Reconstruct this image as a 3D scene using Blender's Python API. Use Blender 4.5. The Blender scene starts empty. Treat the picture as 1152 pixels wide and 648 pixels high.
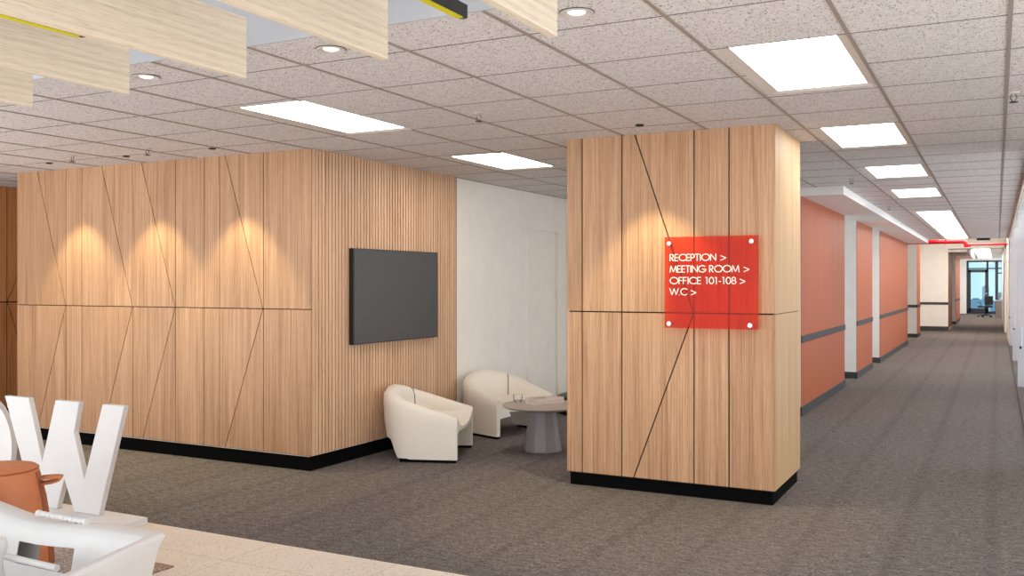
import bpy, bmesh, math, random
from mathutils import Vector, Matrix
random.seed(7)
C = bpy.context.scene.collection
SC = bpy.context.scene
PI = math.pi

# ------------------------------------------------------------------ camera, world, exposure
HC = 1.5756                       # eye height
H = 2.70                          # ceiling height
F = 1052.0
cam = bpy.data.cameras.new('camera')
cam.sensor_width = 36.0
cam.lens = 36.0 * F / 1152.0
cam.shift_y = -5.5 / 1152.0
cam.clip_start = 0.05
cam.clip_end = 4000
cam_o = bpy.data.objects.new('camera', cam)
C.objects.link(cam_o)
cam_o.location = (0, 0, HC)
cam_o.rotation_euler = (PI / 2, 0, math.radians(27.43))
SC.camera = cam_o

SC.view_settings.view_transform = 'Standard'
SC.view_settings.look = 'None'
SC.view_settings.gamma = 1.0
SC.view_settings.use_curve_mapping = False
SC.view_settings.exposure = 0.25
PANEL_E = 8.0                     # ceiling panel emission
WORLD_E = 2.95
SPOT_W = 74.0

w = bpy.data.worlds.new('world')
SC.world = w
w.use_nodes = True
wn = w.node_tree
bg = wn.nodes['Background']
bg.inputs['Color'].default_value = (0.93, 0.97, 1.0, 1)
bg.inputs['Strength'].default_value = WORLD_E

# ------------------------------------------------------------------ helpers
def lin(r, g, b):
    def f(c):
        c /= 255.0
        return c / 12.92 if c <= 0.04045 else ((c + 0.055) / 1.055) ** 2.4
    return (f(r), f(g), f(b), 1.0)


class NT:
    def __init__(s, name):
        s.m = bpy.data.materials.new(name)
        s.m.use_nodes = True
        s.t = s.m.node_tree
        s.b = s.t.nodes['Principled BSDF']

    def n(s, typ, **kw):
        nd = s.t.nodes.new(typ)
        for k, v in kw.items():
            if k in nd.inputs:
                nd.inputs[k].default_value = v
            else:
                setattr(nd, k, v)
        return nd

    def l(s, a, b):
        s.t.links.new(a, b)

    def coords(s, scale, rot=(0, 0, 0)):
        tc = s.n('ShaderNodeTexCoord')
        mp = s.n('ShaderNodeMapping')
        mp.inputs['Scale'].default_value = scale
        mp.inputs['Rotation'].default_value = rot
        s.l(tc.outputs['Object'], mp.inputs['Vector'])
        return mp.outputs['Vector']

    def ramp(s, fac, stops, interp='LINEAR'):
        r = s.n('ShaderNodeValToRGB')
        cr = r.color_ramp
        cr.interpolation = interp
        while len(cr.elements) < len(stops):
            cr.elements.new(0.5)
        for e, (p, c) in zip(cr.elements, stops):
            e.position = p
            e.color = c
        s.l(fac, r.inputs['Fac'])
        return r.outputs['Color']

    def mix(s, fac, a, b, mode='MIX'):
        x = s.n('ShaderNodeMix', data_type='RGBA', blend_type=mode)
        for v, i in ((fac, 0), (a, 6), (b, 7)):
            if isinstance(v, (int, float, tuple)):
                x.inputs[i].default_value = v
            else:
                s.l(v, x.inputs[i])
        return x.outputs[2]

    def math(s, op, a, b=0.0, c=0.0):
        x = s.n('ShaderNodeMath', operation=op)
        for i, v in enumerate((a, b, c)):
            if isinstance(v, (int, float)):
                x.inputs[i].default_value = v
            else:
                s.l(v, x.inputs[i])
        return x.outputs[0]

    def bump(s, height, strength=0.3, dist=0.005):
        bp = s.n('ShaderNodeBump')
        bp.inputs['Strength'].default_value = strength
        bp.inputs['Distance'].default_value = dist
        s.l(height, bp.inputs['Height'])
        s.l(bp.outputs['Normal'], s.b.inputs['Normal'])

    def noise(s, vec, scale=1.0, detail=3.0, rough=0.55):
        nz = s.n('ShaderNodeTexNoise')
        nz.inputs['Scale'].default_value = scale
        nz.inputs['Detail'].default_value = detail
        nz.inputs['Roughness'].default_value = rough
        s.l(vec, nz.inputs['Vector'])
        return nz.outputs['Fac']


def plain(name, col, rough=0.5, metal=0.0, var=0.03, vscale=6.0, spec=None):
    t = NT(name)
    v = t.coords((vscale,) * 3)
    f = t.noise(v, 1.0, 4)
    a = tuple(max(0, c * (1 - var)) for c in col[:3]) + (1,)
    b = tuple(min(1, c * (1 + var)) for c in col[:3]) + (1,)
    t.l(t.ramp(f, [(0.3, a), (0.7, b)]), t.b.inputs['Base Color'])
    t.b.inputs['Roughness'].default_value = rough
    t.b.inputs['Metallic'].default_value = metal
    if spec is not None:
        t.b.inputs['Specular IOR Level'].default_value = spec
    return t.m


def wood(name, dark, mid, light, axis='z', fine=70.0, long=1.6, rough=0.5, islands=True):
    """straight-grained veneer; grain runs along axis"""
    t = NT(name)
    ix = {'x': 0, 'y': 1, 'z': 2}[axis]
    def vec(f, l):
        s = [f, f, f]
        s[ix] = l
        tc = t.n('ShaderNodeTexCoord')
        mp = t.n('ShaderNodeMapping')
        mp.inputs['Scale'].default_value = s
        if islands:
            g = t.n('ShaderNodeNewGeometry')
            cm = t.n('ShaderNodeVectorMath', operation='SCALE')
            cm.inputs[0].default_value = (3.1, 5.3, 7.7)
            t.l(g.outputs['Random Per Island'], cm.inputs['Scale'])
            ad = t.n('ShaderNodeVectorMath', operation='ADD')
            t.l(tc.outputs['Object'], ad.inputs[0])
            t.l(cm.outputs[0], ad.inputs[1])
            t.l(ad.outputs[0], mp.inputs['Vector'])
        else:
            t.l(tc.outputs['Object'], mp.inputs['Vector'])
        return mp.outputs['Vector']
    f1 = t.noise(vec(fine, long), 1.0, 4, 0.6)
    f2 = t.noise(vec(fine * 0.16, long * 0.25), 1.0, 2, 0.5)
    f3 = t.noise(vec(fine * 4.0, long * 9.0), 1.0, 2, 0.5)
    f = t.math('ADD', t.math('MULTIPLY', f1, 0.72), t.math('MULTIPLY', f2, 0.28))
    base = t.ramp(f, [(0.34, dark), (0.5, mid), (0.66, light)])
    pores = t.ramp(f3, [(0.32, (0.62, 0.55, 0.5, 1)), (0.46, (1, 1, 1, 1))])
    col = t.mix(0.55, base, pores, 'MULTIPLY')
    if islands:
        g = t.n('ShaderNodeNewGeometry')
        tone = t.ramp(g.outputs['Random Per Island'], [(0.0, (0.93, 0.92, 0.91, 1)), (1.0, (1.05, 1.05, 1.05, 1))])
        col = t.mix(1.0, col, tone, 'MULTIPLY')
    t.l(col, t.b.inputs['Base Color'])
    t.b.inputs['Roughness'].default_value = rough
    t.b.inputs['Specular IOR Level'].default_value = 0.35
    t.bump(f1, 0.12, 0.002)
    return t.m


def glow(name, col, e):
    t = NT(name)
    t.b.inputs['Base Color'].default_value = col
    t.b.inputs['Emission Color'].default_value = col
    t.b.inputs['Emission Strength'].default_value = e
    t.b.inputs['Roughness'].default_value = 0.6
    return t.m


def glassy(name, tint, rough=0.0, gloss=0.12):
    """thin architectural glazing: tinted transmission plus a mirror coat"""
    t = NT(name)
    t.t.nodes.remove(t.b)
    out = [n for n in t.t.nodes if n.type == 'OUTPUT_MATERIAL'][0]
    tr = t.n('ShaderNodeBsdfTransparent')
    tr.inputs['Color'].default_value = tint
    gl = t.n('ShaderNodeBsdfGlossy')
    gl.inputs['Roughness'].default_value = rough
    fr = t.n('ShaderNodeFresnel')
    fr.inputs['IOR'].default_value = 1.45
    mx = t.n('ShaderNodeMixShader')
    t.l(t.math('MULTIPLY', fr.outputs['Fac'], gloss / 0.12), mx.inputs['Fac'])
    t.l(tr.outputs[0], mx.inputs[1])
    t.l(gl.outputs[0], mx.inputs[2])
    t.l(mx.outputs[0], out.inputs['Surface'])
    return t.m


class MB:
    """collects shapes into one mesh"""
    def __init__(s):
        s.v = []
        s.f = []

    def add(s, vs, fs, mat=None):
        o = len(s.v)
        for p in vs:
            p = Vector(p)
            if mat is not None:
                p = mat @ p
            s.v.append(p)
        for f in fs:
            s.f.append([i + o for i in f])
        return s

    def box(s, x0, x1, y0, y1, z0, z1, mat=None):
        vs = [(x, y, z) for z in (z0, z1) for y in (y0, y1) for x in (x0, x1)]
        return s.add(vs, [(0, 2, 3, 1), (4, 5, 7, 6), (0, 1, 5, 4), (2, 6, 7, 3), (0, 4, 6, 2), (1, 3, 7, 5)], mat)

    def prism(s, poly, fn0, fn1, mat=None):
        """extrude a 2D outline between two placements"""
        n = len(poly)
        vs = [fn0(p) for p in poly] + [fn1(p) for p in poly]
        fs = [tuple(range(n))[::-1], tuple(range(n, 2 * n))]
        fs += [(i, (i + 1) % n, n + (i + 1) % n, n + i) for i in range(n)]
        return s.add(vs, fs, mat)

    def lathe(s, prof, n=32, mat=None, close=True):
        vs = []
        fs = []
        for r, z in prof:
            for k in range(n):
                a = 2 * PI * k / n
                vs.append((r * math.cos(a), r * math.sin(a), z))
        m = len(prof)
        for j in range(m - 1):
            for k in range(n):
                k2 = (k + 1) % n
                fs.append((j * n + k, j * n + k2, (j + 1) * n + k2, (j + 1) * n + k))
        if close:
            fs.append(tuple(range(n))[::-1])
            fs.append(tuple((m - 1) * n + k for k in range(n)))
        return s.add(vs, fs, mat)

    def tube(s, pts, r, n=10, cap=True):
        pts = [Vector(p) for p in pts]
        rs = r if isinstance(r, (list, tuple)) else [r] * len(pts)
        rings = []
        up = Vector((0, 0, 1))
        for i, p in enumerate(pts):
            a = pts[max(i - 1, 0)]
            b = pts[min(i + 1, len(pts) - 1)]
            d = (b - a).normalized()
            q = up if abs(d.dot(up)) < 0.95 else Vector((1, 0, 0))
            sx = d.cross(q).normalized()
            sy = sx.cross(d).normalized()
            rings.append([p + sx * math.cos(2 * PI * k / n) * rs[i] + sy * math.sin(2 * PI * k / n) * rs[i] for k in range(n)])
        vs = [p for rg in rings for p in rg]
        fs = []
        for j in range(len(pts) - 1):
            for k in range(n):
                k2 = (k + 1) % n
                fs.append((j * n + k, j * n + k2, (j + 1) * n + k2, (j + 1) * n + k))
        if cap:
            fs.append(tuple(range(n))[::-1])
            fs.append(tuple((len(pts) - 1) * n + k for k in range(n)))
        return s.add(vs, fs)

    def grid(s, rows, closed_u=False, closed_v=False):
        nu = len(rows)
        nv = len(rows[0])
        vs = [p for r in rows for p in r]
        fs = []
        for i in range(nu if closed_u else nu - 1):
            for j in range(nv if closed_v else nv - 1):
                i2 = (i + 1) % nu
                j2 = (j + 1) % nv
                fs.append((i * nv + j, i * nv + j2, i2 * nv + j2, i2 * nv + j))
        return s.add(vs, fs)

    def build(s, name, mat, parent=None, bevel=0.0, smooth=False, seg=2, kind=None, angle=40):
        me = bpy.data.meshes.new(name)
        me.from_pydata([tuple(p) for p in s.v], [], s.f)
        bm = bmesh.new()
        bm.from_mesh(me)
        bmesh.ops.recalc_face_normals(bm, faces=bm.faces)
        bm.to_mesh(me)
        bm.free()
        me.materials.append(mat)
        o = bpy.data.objects.new(name, me)
        C.objects.link(o)
        if parent is not None:
            o.parent = parent
        if bevel > 0:
            b = o.modifiers.new('bevel', 'BEVEL')
            b.width = bevel
            b.segments = seg
            b.limit_method = 'ANGLE'
            b.angle_limit = math.radians(35)
        if smooth:
            for p in me.polygons:
                p.use_smooth = True
            bm = bmesh.new()
            bm.from_mesh(me)
            for e in bm.edges:
                if len(e.link_faces) == 2 and e.calc_face_angle(0) > math.radians(angle):
                    e.smooth = False
            bm.to_mesh(me)
            bm.free()
        if kind:
            o['kind'] = kind
        return o


def struct(mb, name, mat, parent=None, **kw):
    o = mb.build(name, mat, parent, **kw)
    if parent is None:
        o['kind'] = 'structure'
    return o


def thing(name, label, cat, loc=(0, 0, 0), rz=0.0, group=None):
    o = bpy.data.objects.new(name, None)
    o.empty_display_size = 0.1
    C.objects.link(o)
    o.location = loc
    o.rotation_euler = (0, 0, rz)
    return tag(o, label, cat, group)


def tag(o, label, cat, group=None):
    o['label'] = label
    o['category'] = cat
    if group:
        o['group'] = group
    return o


def copy_tree(o, parent=None):
    c = o.copy()
    C.objects.link(c)
    if parent is not None:
        c.parent = parent
    for ch in [x for x in C.objects if x.parent == o]:
        copy_tree(ch, c)
    return c


# ------------------------------------------------------------------ materials
M = {}
M['oak'] = wood('oak_veneer', lin(154, 113, 82), lin(186, 144, 109), lin(205, 165, 130), 'z', fine=110, long=1.3)
M['oak_light'] = wood('oak_slat', lin(200, 158, 124), lin(219, 179, 145), lin(230, 195, 163), 'z')
M['oak_dark'] = wood('oak_brown', lin(176, 112, 66), lin(208, 142, 90), lin(222, 160, 106), 'z')
M['ash'] = wood('ash_board', lin(222, 204, 180), lin(236, 220, 198), lin(244, 231, 211), 'y', fine=90, long=1.1)
M['groove'] = plain('groove_dark', lin(22, 11, 6), 0.9)
M['slat_gap'] = plain('slat_gap', lin(120, 76, 46), 0.8)
M['black'] = plain('black_plinth', lin(5, 5, 5), 0.9, spec=0.1)
M['white'] = plain('white_paint', lin(244, 237, 228), 0.6)
M['neutral'] = plain('neutral_white_paint', lin(236, 233, 231), 0.6)
M['partition'] = plain('pale_grey_partition', lin(212, 210, 216), 0.5)
M['cream'] = plain('cream_paint', lin(242, 238, 230), 0.6)
M['offwhite'] = plain('recess_paint', lin(205, 204, 206), 0.7)
M['grey'] = plain('dark_grey_trim', lin(66, 65, 66), 0.6, spec=0.25)
M['gypsum'] = plain('grey_gypsum', lin(186, 187, 192), 0.8)
M['tbar'] = plain('ceiling_bar', lin(158, 145, 136), 0.5)
M['tile_joint'] = plain('tile_joint', lin(112, 102, 96), 0.7)
M['fixture'] = plain('fixture_white', lin(205, 195, 188), 0.5)
M['chair'] = plain('cream_boucle', lin(232, 224, 210), 0.9, var=0.05, vscale=160)
M['screen'] = plain('tv_screen', lin(66, 63, 62), 0.3)
M['blackplastic'] = plain('black_plastic', lin(20, 20, 22), 0.4)
M['steel'] = plain('brushed_steel', lin(200, 200, 205), 0.3, 1.0)
M['letters'] = plain('letter_white', lin(216, 213, 211), 0.45)
M['tub'] = plain('moulded_white', lin(222, 220, 218), 0.3)
M['lettering'] = plain('lettering_cream', lin(250, 240, 222), 0.5)
M['table'] = plain('table_grey', lin(132, 124, 128), 0.45)
M['tabletop'] = plain('tabletop_taupe', lin(166, 152, 138), 0.5)
M['traywood'] = wood('pale_tray', lin(190, 172, 160), lin(214, 200, 190), lin(226, 214, 204), 'x', fine=60, long=3)
M['leather'] = plain('tan_leather', lin(203, 124, 80), 0.55, var=0.08, vscale=14)
M['leather_edge'] = plain('leather_edge', lin(160, 88, 54), 0.6)
M['red'] = plain('red_pipe', lin(205, 14, 34), 0.35)
M['seam'] = plain('seam_dark', lin(70, 56, 44), 0.8)
M['yellow'] = glow('yellow_lens', lin(206, 194, 20), 0.12)
M['panel'] = glow('light_diffuser', (1.0, 0.95, 0.895, 1), PANEL_E)
M['lens'] = glow('downlight_lens', (1.0, 0.95, 0.88, 1), 1.6)
M['frame_dark'] = plain('window_frame', lin(44, 50, 58), 0.4)
M['pane'] = glassy('window_pane', (0.43, 0.535, 0.56, 1))
M['clear'] = glassy('clear_pane', (0.93, 0.95, 0.95, 1), 0.3, 0.02)
M['haze_building'] = plain('haze_tinted_concrete', lin(142, 162, 182), 0.9)  # blue distance haze is mixed into the flat wall colour
M['desk_side'] = plain('desk_side', lin(140, 130, 124), 0.6)


def mat_ceiling():
    t = NT('mineral_fibre_tile')
    v = t.coords((1, 1, 1))
    vo = t.n('ShaderNodeTexVoronoi')
    vo.inputs['Scale'].default_value = 85
    t.l(v, vo.inputs['Vector'])
    # only some cells carry a pit
    cr = t.n('ShaderNodeSeparateColor')
    t.l(vo.outputs['Color'], cr.inputs['Color'])
    sz = t.math('MULTIPLY', cr.outputs['Red'], 0.42)
    pit = t.math('LESS_THAN', vo.outputs['Distance'], sz)
    on = t.math('LESS_THAN', cr.outputs['Green'], 0.62)
    p1 = t.math('MULTIPLY', pit, on)
    vo2 = t.n('ShaderNodeTexVoronoi')
    vo2.inputs['Scale'].default_value = 150
    t.l(v, vo2.inputs['Vector'])
    p2 = t.math('LESS_THAN', vo2.outputs['Distance'], 0.26)
    f = t.noise(v, 45, 4)
    base = t.ramp(f, [(0.3, lin(214, 207, 206)), (0.7, lin(236, 230, 229))])
    c = t.mix(t.math('MULTIPLY', p2, 0.5), base, lin(130, 120, 116))
    c = t.mix(t.math('MULTIPLY', p1, 0.85), c, lin(62, 54, 50))
    t.l(c, t.b.inputs['Base Color'])
    t.b.inputs['Roughness'].default_value = 0.95
    t.b.inputs['Specular IOR Level'].default_value = 0.1
    return t.m


def mat_carpet():
    t = NT('carpet_loop_pile')
    v = t.coords((55, 110, 1))
    f = t.noise(v, 1.0, 3, 0.7)
    v2 = t.coords((14, 30, 1))
    f2 = t.noise(v2, 1.0, 3, 0.6)
    v3 = t.coords((0.5, 0.5, 1))
    f3 = t.noise(v3, 1.0, 2)
    fm = t.math('ADD', t.math('MULTIPLY', f, 0.7), t.math('MULTIPLY', f2, 0.3))
    c = t.ramp(fm, [(0.36, lin(50, 43, 40)), (0.46, lin(99, 92, 88)), (0.56, lin(121, 113, 109)), (0.68, lin(168, 160, 155))])
    c = t.mix(0.5, c, t.ramp(f3, [(0.3, (0.9, 0.88, 0.86, 1)), (0.7, (1.06, 1.06, 1.06, 1))]), 'MULTIPLY')
    # carpet plank joints along the corridor
    tc = t.n('ShaderNodeTexCoord')
    sx = t.n('ShaderNodeSeparateXYZ')
    t.l(tc.outputs['Object'], sx.inputs[0])
    ph = t.math('FRACT', t.math('MULTIPLY', t.math('ADD', sx.outputs['X'], 20.43 + 0.255), 1 / 0.51))
    d = t.math('ABSOLUTE', t.math('SUBTRACT', ph, 0.5))
    jo = t.ramp(d, [(0.0, (0.87, 0.855, 0.85, 1)), (0.13, (1, 1, 1, 1))])
    c = t.mix(1.0, c, jo, 'MULTIPLY')
    t.l(c, t.b.inputs['Base Color'])
    t.b.inputs['Roughness'].default_value = 0.95
    t.b.inputs['Specular IOR Level'].default_value = 0.15
    t.bump(fm, 0.5, 0.008)
    return t.m


def mat_terrazzo(name, base, chips, seams=True, cover=0.30):
    t = NT(name)
    v = t.coords((1, 1, 1))
    f = t.noise(v, 3, 4)
    c = t.ramp(f, [(0.3, base), (0.7, tuple(min(1, x * 1.08) for x in base[:3]) + (1,))])
    for sc, (thr, on, col) in zip((60, 110, 170), chips):
        vo = t.n('ShaderNodeTexVoronoi')
        vo.inputs['Scale'].default_value = sc
        t.l(v, vo.inputs['Vector'])
        cr = t.n('ShaderNodeSeparateColor')
        t.l(vo.outputs['Color'], cr.inputs['Color'])
        p = t.math('MULTIPLY', t.math('LESS_THAN', vo.outputs['Distance'], thr), t.math('LESS_THAN', cr.outputs['Green'], on))
        c = t.mix(p, c, col)
    if seams:
        tc = t.n('ShaderNodeTexCoord')
        sx = t.n('ShaderNodeSeparateXYZ')
        t.l(tc.outputs['Object'], sx.inputs[0])
        for ax, off in (('X', 30.6 + 3.89), ('Y', 30.6 - 3.965)):
            ph = t.math('FRACT', t.math('MULTIPLY', t.math('ADD', sx.outputs[ax], off + 0.0), 1 / 0.9))
            ln = t.math('LESS_THAN', ph, 0.005)
            c = t.mix(t.math('MULTIPLY', ln, 0.5), c, lin(120, 100, 84))
    t.l(c, t.b.inputs['Base Color'])
    t.b.inputs['Roughness'].default_value = 0.35
    t.b.inputs['Specular IOR Level'].default_value = 0.4
    return t.m


def mat_orange():
    t = NT('terracotta_wall_panel')
    v = t.coords((26, 26, 0.35))
    f = t.noise(v, 1.0, 4, 0.6)
    c = t.ramp(f, [(0.3, lin(158, 82, 52)), (0.7, lin(176, 98, 66))])
    tc = t.n('ShaderNodeTexCoord')
    sx = t.n('ShaderNodeSeparateXYZ')
    t.l(tc.outputs['Object'], sx.inputs[0])
    ph = t.math('FRACT', t.math('MULTIPLY', sx.outputs['Y'], 1 / 0.6))
    ln = t.math('LESS_THAN', ph, 0.014)
    c = t.mix(t.math('MULTIPLY', ln, 0.35), c, lin(150, 78, 56))
    t.l(c, t.b.inputs['Base Color'])
    t.b.inputs['Roughness'].default_value = 0.5
    t.b.inputs['Specular IOR Level'].default_value = 0.2
    return t.m


def mat_pine():
    t = NT('pale_pine_veneer')
    v = t.coords((38, 38, 0.7))
    f = t.noise(v, 1.0, 3, 0.6)
    v2 = t.coords((9, 9, 0.5))
    f2 = t.noise(v2, 1.0, 5, 0.7)
    c = t.ramp(f, [(0.3, lin(186, 148, 106)), (0.6, lin(206, 172, 128)), (0.8, lin(215, 184, 142))])
    kn = t.ramp(f2, [(0.27, (0.6, 0.45, 0.35, 1)), (0.34, (1, 1, 1, 1))])
    t.l(t.mix(0.7, c, kn, 'MULTIPLY'), t.b.inputs['Base Color'])
    t.b.inputs['Roughness'].default_value = 0.5
    return t.m


def mat_sign():
    t = NT('red_acrylic')
    t.t.nodes.remove(t.b)
    out = [n for n in t.t.nodes if n.type == 'OUTPUT_MATERIAL'][0]
    tr = t.n('ShaderNodeBsdfTransparent')
    tr.inputs['Color'].default_value = (0.998, 0.45, 0.22, 1)
    df = t.n('ShaderNodeBsdfDiffuse')
    df.inputs['Color'].default_value = lin(246, 62, 20)
    gl = t.n('ShaderNodeBsdfGlossy')
    gl.inputs['Roughness'].default_value = 0.03
    fr = t.n('ShaderNodeFresnel')
    fr.inputs['IOR'].default_value = 1.45
    m1 = t.n('ShaderNodeMixShader')
    m1.inputs['Fac'].default_value = 0.10
    t.l(tr.outputs[0], m1.inputs[1])
    t.l(df.outputs[0], m1.inputs[2])
    m2 = t.n('ShaderNodeMixShader')
    t.l(t.math('MULTIPLY', fr.outputs[0], 0.35), m2.inputs['Fac'])
    t.l(m1.outputs[0], m2.inputs[1])
    t.l(gl.outputs[0], m2.inputs[2])
    t.l(m2.outputs[0], out.inputs['Surface'])
    return t.m


M['ceiling'] = mat_ceiling()
M['carpet'] = mat_carpet()
M['terrazzo'] = mat_terrazzo('cream_terrazzo', lin(224, 212, 197), [(0.42, 0.30, lin(232, 220, 204)), (0.42, 0.16, lin(166, 142, 122)), (0.45, 0.2, lin(240, 232, 220))])
M['rug'] = mat_terrazzo('speckled_rug', lin(128, 106, 92), [(0.5, 0.4, lin(186, 166, 148)), (0.5, 0.4, lin(84, 66, 56)), (0.5, 0.3, lin(204, 186, 168))], seams=False)
M['orange'] = mat_orange()
M['pine'] = mat_pine()
M['sign'] = mat_sign()

# ------------------------------------------------------------------ floors and ceilings
YE = 4.36                          # carpet meets terrazzo
struct(MB().box(-12, 3.0, YE, 9.0, -0.12, 0.0).box(-12, 1.9, 9.0, 56, -0.12, 0.0), 'floor_carpet', M['carpet'])
struct(MB().box(-8.6, 3.0, -1.2, YE, -0.12, 0.0), 'floor_terrazzo', M['terrazzo'])

GX0, GXS = -0.595, 0.6435
GY0, GYS = 3.785, 0.65
YC = 3.37                          # tiled ceiling starts here
YT = 26.4                          # tiled ceiling ends here

lights = []                        # (x0, x1, y0, y1, label)
LX0, LX1 = -1.15, -0.655
lab = ['large square ceiling light panel nearest the viewer, right of the wood column top',
       'second ceiling light panel along the corridor, just past the wood column',
       'third ceiling light panel along the corridor, above the soffit corner',
       'fourth ceiling light panel along the corridor, a thin bright strip before the long panels']
for (a, b), t_ in zip(((4.46, 5.63), (7.08, 8.23), (9.66, 10.78), (12.17, 13.38)), lab):
    lights.append((LX0, LX1, a, b, t_))
lights.append((LX0, LX1, 16.1, 21.25, 'long ceiling light panel in the far corridor, nearer of the touching pair'))
lights.append((LX0, LX1, 21.45, 26.2, 'long ceiling light panel ending at the red pipe, farther of the touching pair'))
lights.append((-4.355, -3.845, 4.54, 5.70, 'ceiling light panel above the carpet in front of the wood wall corner'))
lights.append((-4.35, -3.83, 7.15, 8.24, 'ceiling light panel over the armchairs beside the white wall'))

# tiled ceiling with openings for the light panels: built as strips between them
def ceiling_with_holes(x0, x1, y0, y1, holes, z0, z1):
    mb = MB()
    xs = sorted({x0, x1} | {h[0] for h in holes} | {h[1] for h in holes})
    ys = sorted({y0, y1} | {h[2] for h in holes} | {h[3] for h in holes})
    for i in range(len(xs) - 1):
        run = None
        for j in range(len(ys) - 1):
            cx = (xs[i] + xs[i + 1]) / 2
            cy = (ys[j] + ys[j + 1]) / 2
            inside = any(h[0] < cx < h[1] and h[2] < cy < h[3] for h in holes)
            if not inside:
                if run is None:
                    run = ys[j]
            if inside and run is not None:
                mb.box(xs[i], xs[i + 1], run, ys[j], z0, z1)
                run = None
        if run is not None:
            mb.box(xs[i], xs[i + 1], run, ys[-1], z0, z1)
    return mb

FR = 0.055                         # visible frame margin round each diffuser
holes = [(a - FR, b + FR, c - 0.02, d + 0.03) for a, b, c, d, _ in lights]
struct(ceiling_with_holes(-12, 2.0, YC, YT, holes, H, H + 0.08), 'ceiling_tiles', M['ceiling'])
g = MB()
k = -18
while GX0 + k * GXS < 2.0:
    x = GX0 + k * GXS
    if x > -12:
        segs = [(YC, YT)]
        for h in holes:
            if h[0] < x < h[1]:
                segs = [s for a, b in segs for s in ((a, min(b, h[2])), (max(a, h[3]), b)) if s[1] - s[0] > 0.01]
        for a, b in segs:
            g.box(x - 0.009, x + 0.009, a, b, H - 0.005, H + 0.01)
    k += 1
struct(g, 'trim_1', M['tbar'])
g = MB()
k = 0
while GY0 + k * GYS < YT:
    y = GY0 + k * GYS
    segs = [(-12, 2.0)]
    for h in holes:
        if h[2] < y < h[3]:
            segs = [s for a, b in segs for s in ((a, min(b, h[0])), (max(a, h[1]), b)) if s[1] - s[0] > 0.01]
    for a, b in segs:
        g.box(a, b, y - 0.003, y + 0.003, H - 0.002, H + 0.01)
    k += 1
struct(g, 'trim_2', M['tile_joint'])
# raised ceiling over the near part, with its bulkhead
struct(MB().box(-12, 3.0, -5.2, YC + 0.1, 3.20, 3.30), 'ceiling_raised', M['gypsum'])
struct(MB().box(-12, 3, YC - 0.012, YC - 0.001, H - 0.002, 3.20), 'wall_bulkhead', M['gypsum'])
# crossing with exposed services and the far low ceiling
struct(MB().box(-12, 6, YT - 0.1, 33.8, 3.30, 3.40), 'ceiling_crossing', M['cream'])
struct(MB().box(-12, 6, YT, YT + 0.06, H + 0.08, 3.30), 'wall_crossing_near', M['cream'])
struct(MB().box(-6, 6, 33.95, 55, 2.86, 2.96), 'ceiling_far', M['offwhite'])


# ------------------------------------------------------------------ wood clad walls
def clip(poly, p, n):
    """keep the side of a convex polygon where (q-p).n >= 0"""
    out = []
    for i in range(len(poly)):
        a, b = poly[i], poly[(i + 1) % len(poly)]
        da = (a[0] - p[0]) * n[0] + (a[1] - p[1]) * n[1]
        db = (b[0] - p[0]) * n[0] + (b[1] - p[1]) * n[1]
        if da >= -1e-9:
            out.append(a)
        if (da > 1e-9 and db < -1e-9) or (da < -1e-9 and db > 1e-9):
            t = da / (da - db)
            out.append((a[0] + (b[0] - a[0]) * t, a[1] + (b[1] - a[1]) * t))
    return out


def split(polys, p, q, gap):
    """cut all polygons that the segment p-q really crosses; leave a gap"""
    dx, dy = q[0] - p[0], q[1] - p[1]
    L = math.hypot(dx, dy)
    n = (-dy / L, dx / L)
    mid = ((p[0] + q[0]) / 2, (p[1] + q[1]) / 2)
    out = []
    for poly in polys:
        # does the segment midpoint lie in this polygon?
        ins = True
        sgn = 0
        for i in range(len(poly)):
            a, b = poly[i], poly[(i + 1) % len(poly)]
            cr = (b[0] - a[0]) * (mid[1] - a[1]) - (b[1] - a[1]) * (mid[0] - a[0])
            if abs(cr) < 1e-9:
                continue
            if sgn == 0:
                sgn = 1 if cr > 0 else -1
            elif (cr > 0) != (sgn > 0):
                ins = False
                break
        if not ins:
            out.append(poly)
            continue
        for sg in (1, -1):
            nn = (n[0] * sg, n[1] * sg)
            pp = (p[0] + nn[0] * gap / 2, p[1] + nn[1] * gap / 2)
            c = clip(poly, pp, nn)
            if len(c) >= 3:
                out.append(c)
    return out


def clad(x0, x1, z0, zm, z1, vlow, vup, dlow, dup, gap=0.008):
    """panel outlines of one clad face: lower and upper halves"""
    low = [[(x0, z0), (x1, z0), (x1, zm - gap / 2), (x0, zm - gap / 2)]]
    up = [[(x0, zm + gap / 2), (x1, zm + gap / 2), (x1, z1), (x0, z1)]]
    for x in vlow:
        low = split(low, (x, z0), (x, zm), gap)
    for a, b in dlow:
        low = split(low, (a, z0), (b, zm), gap)
    for x in vup:
        up = split(up, (x, zm), (x, z1), gap)
    for a, b in dup:
        up = split(up, (a, z1), (b, zm), gap)
    return low + up


PL = 0.105                         # plinth height
ZM = 1.355
T = 0.014                          # panel thickness

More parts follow.
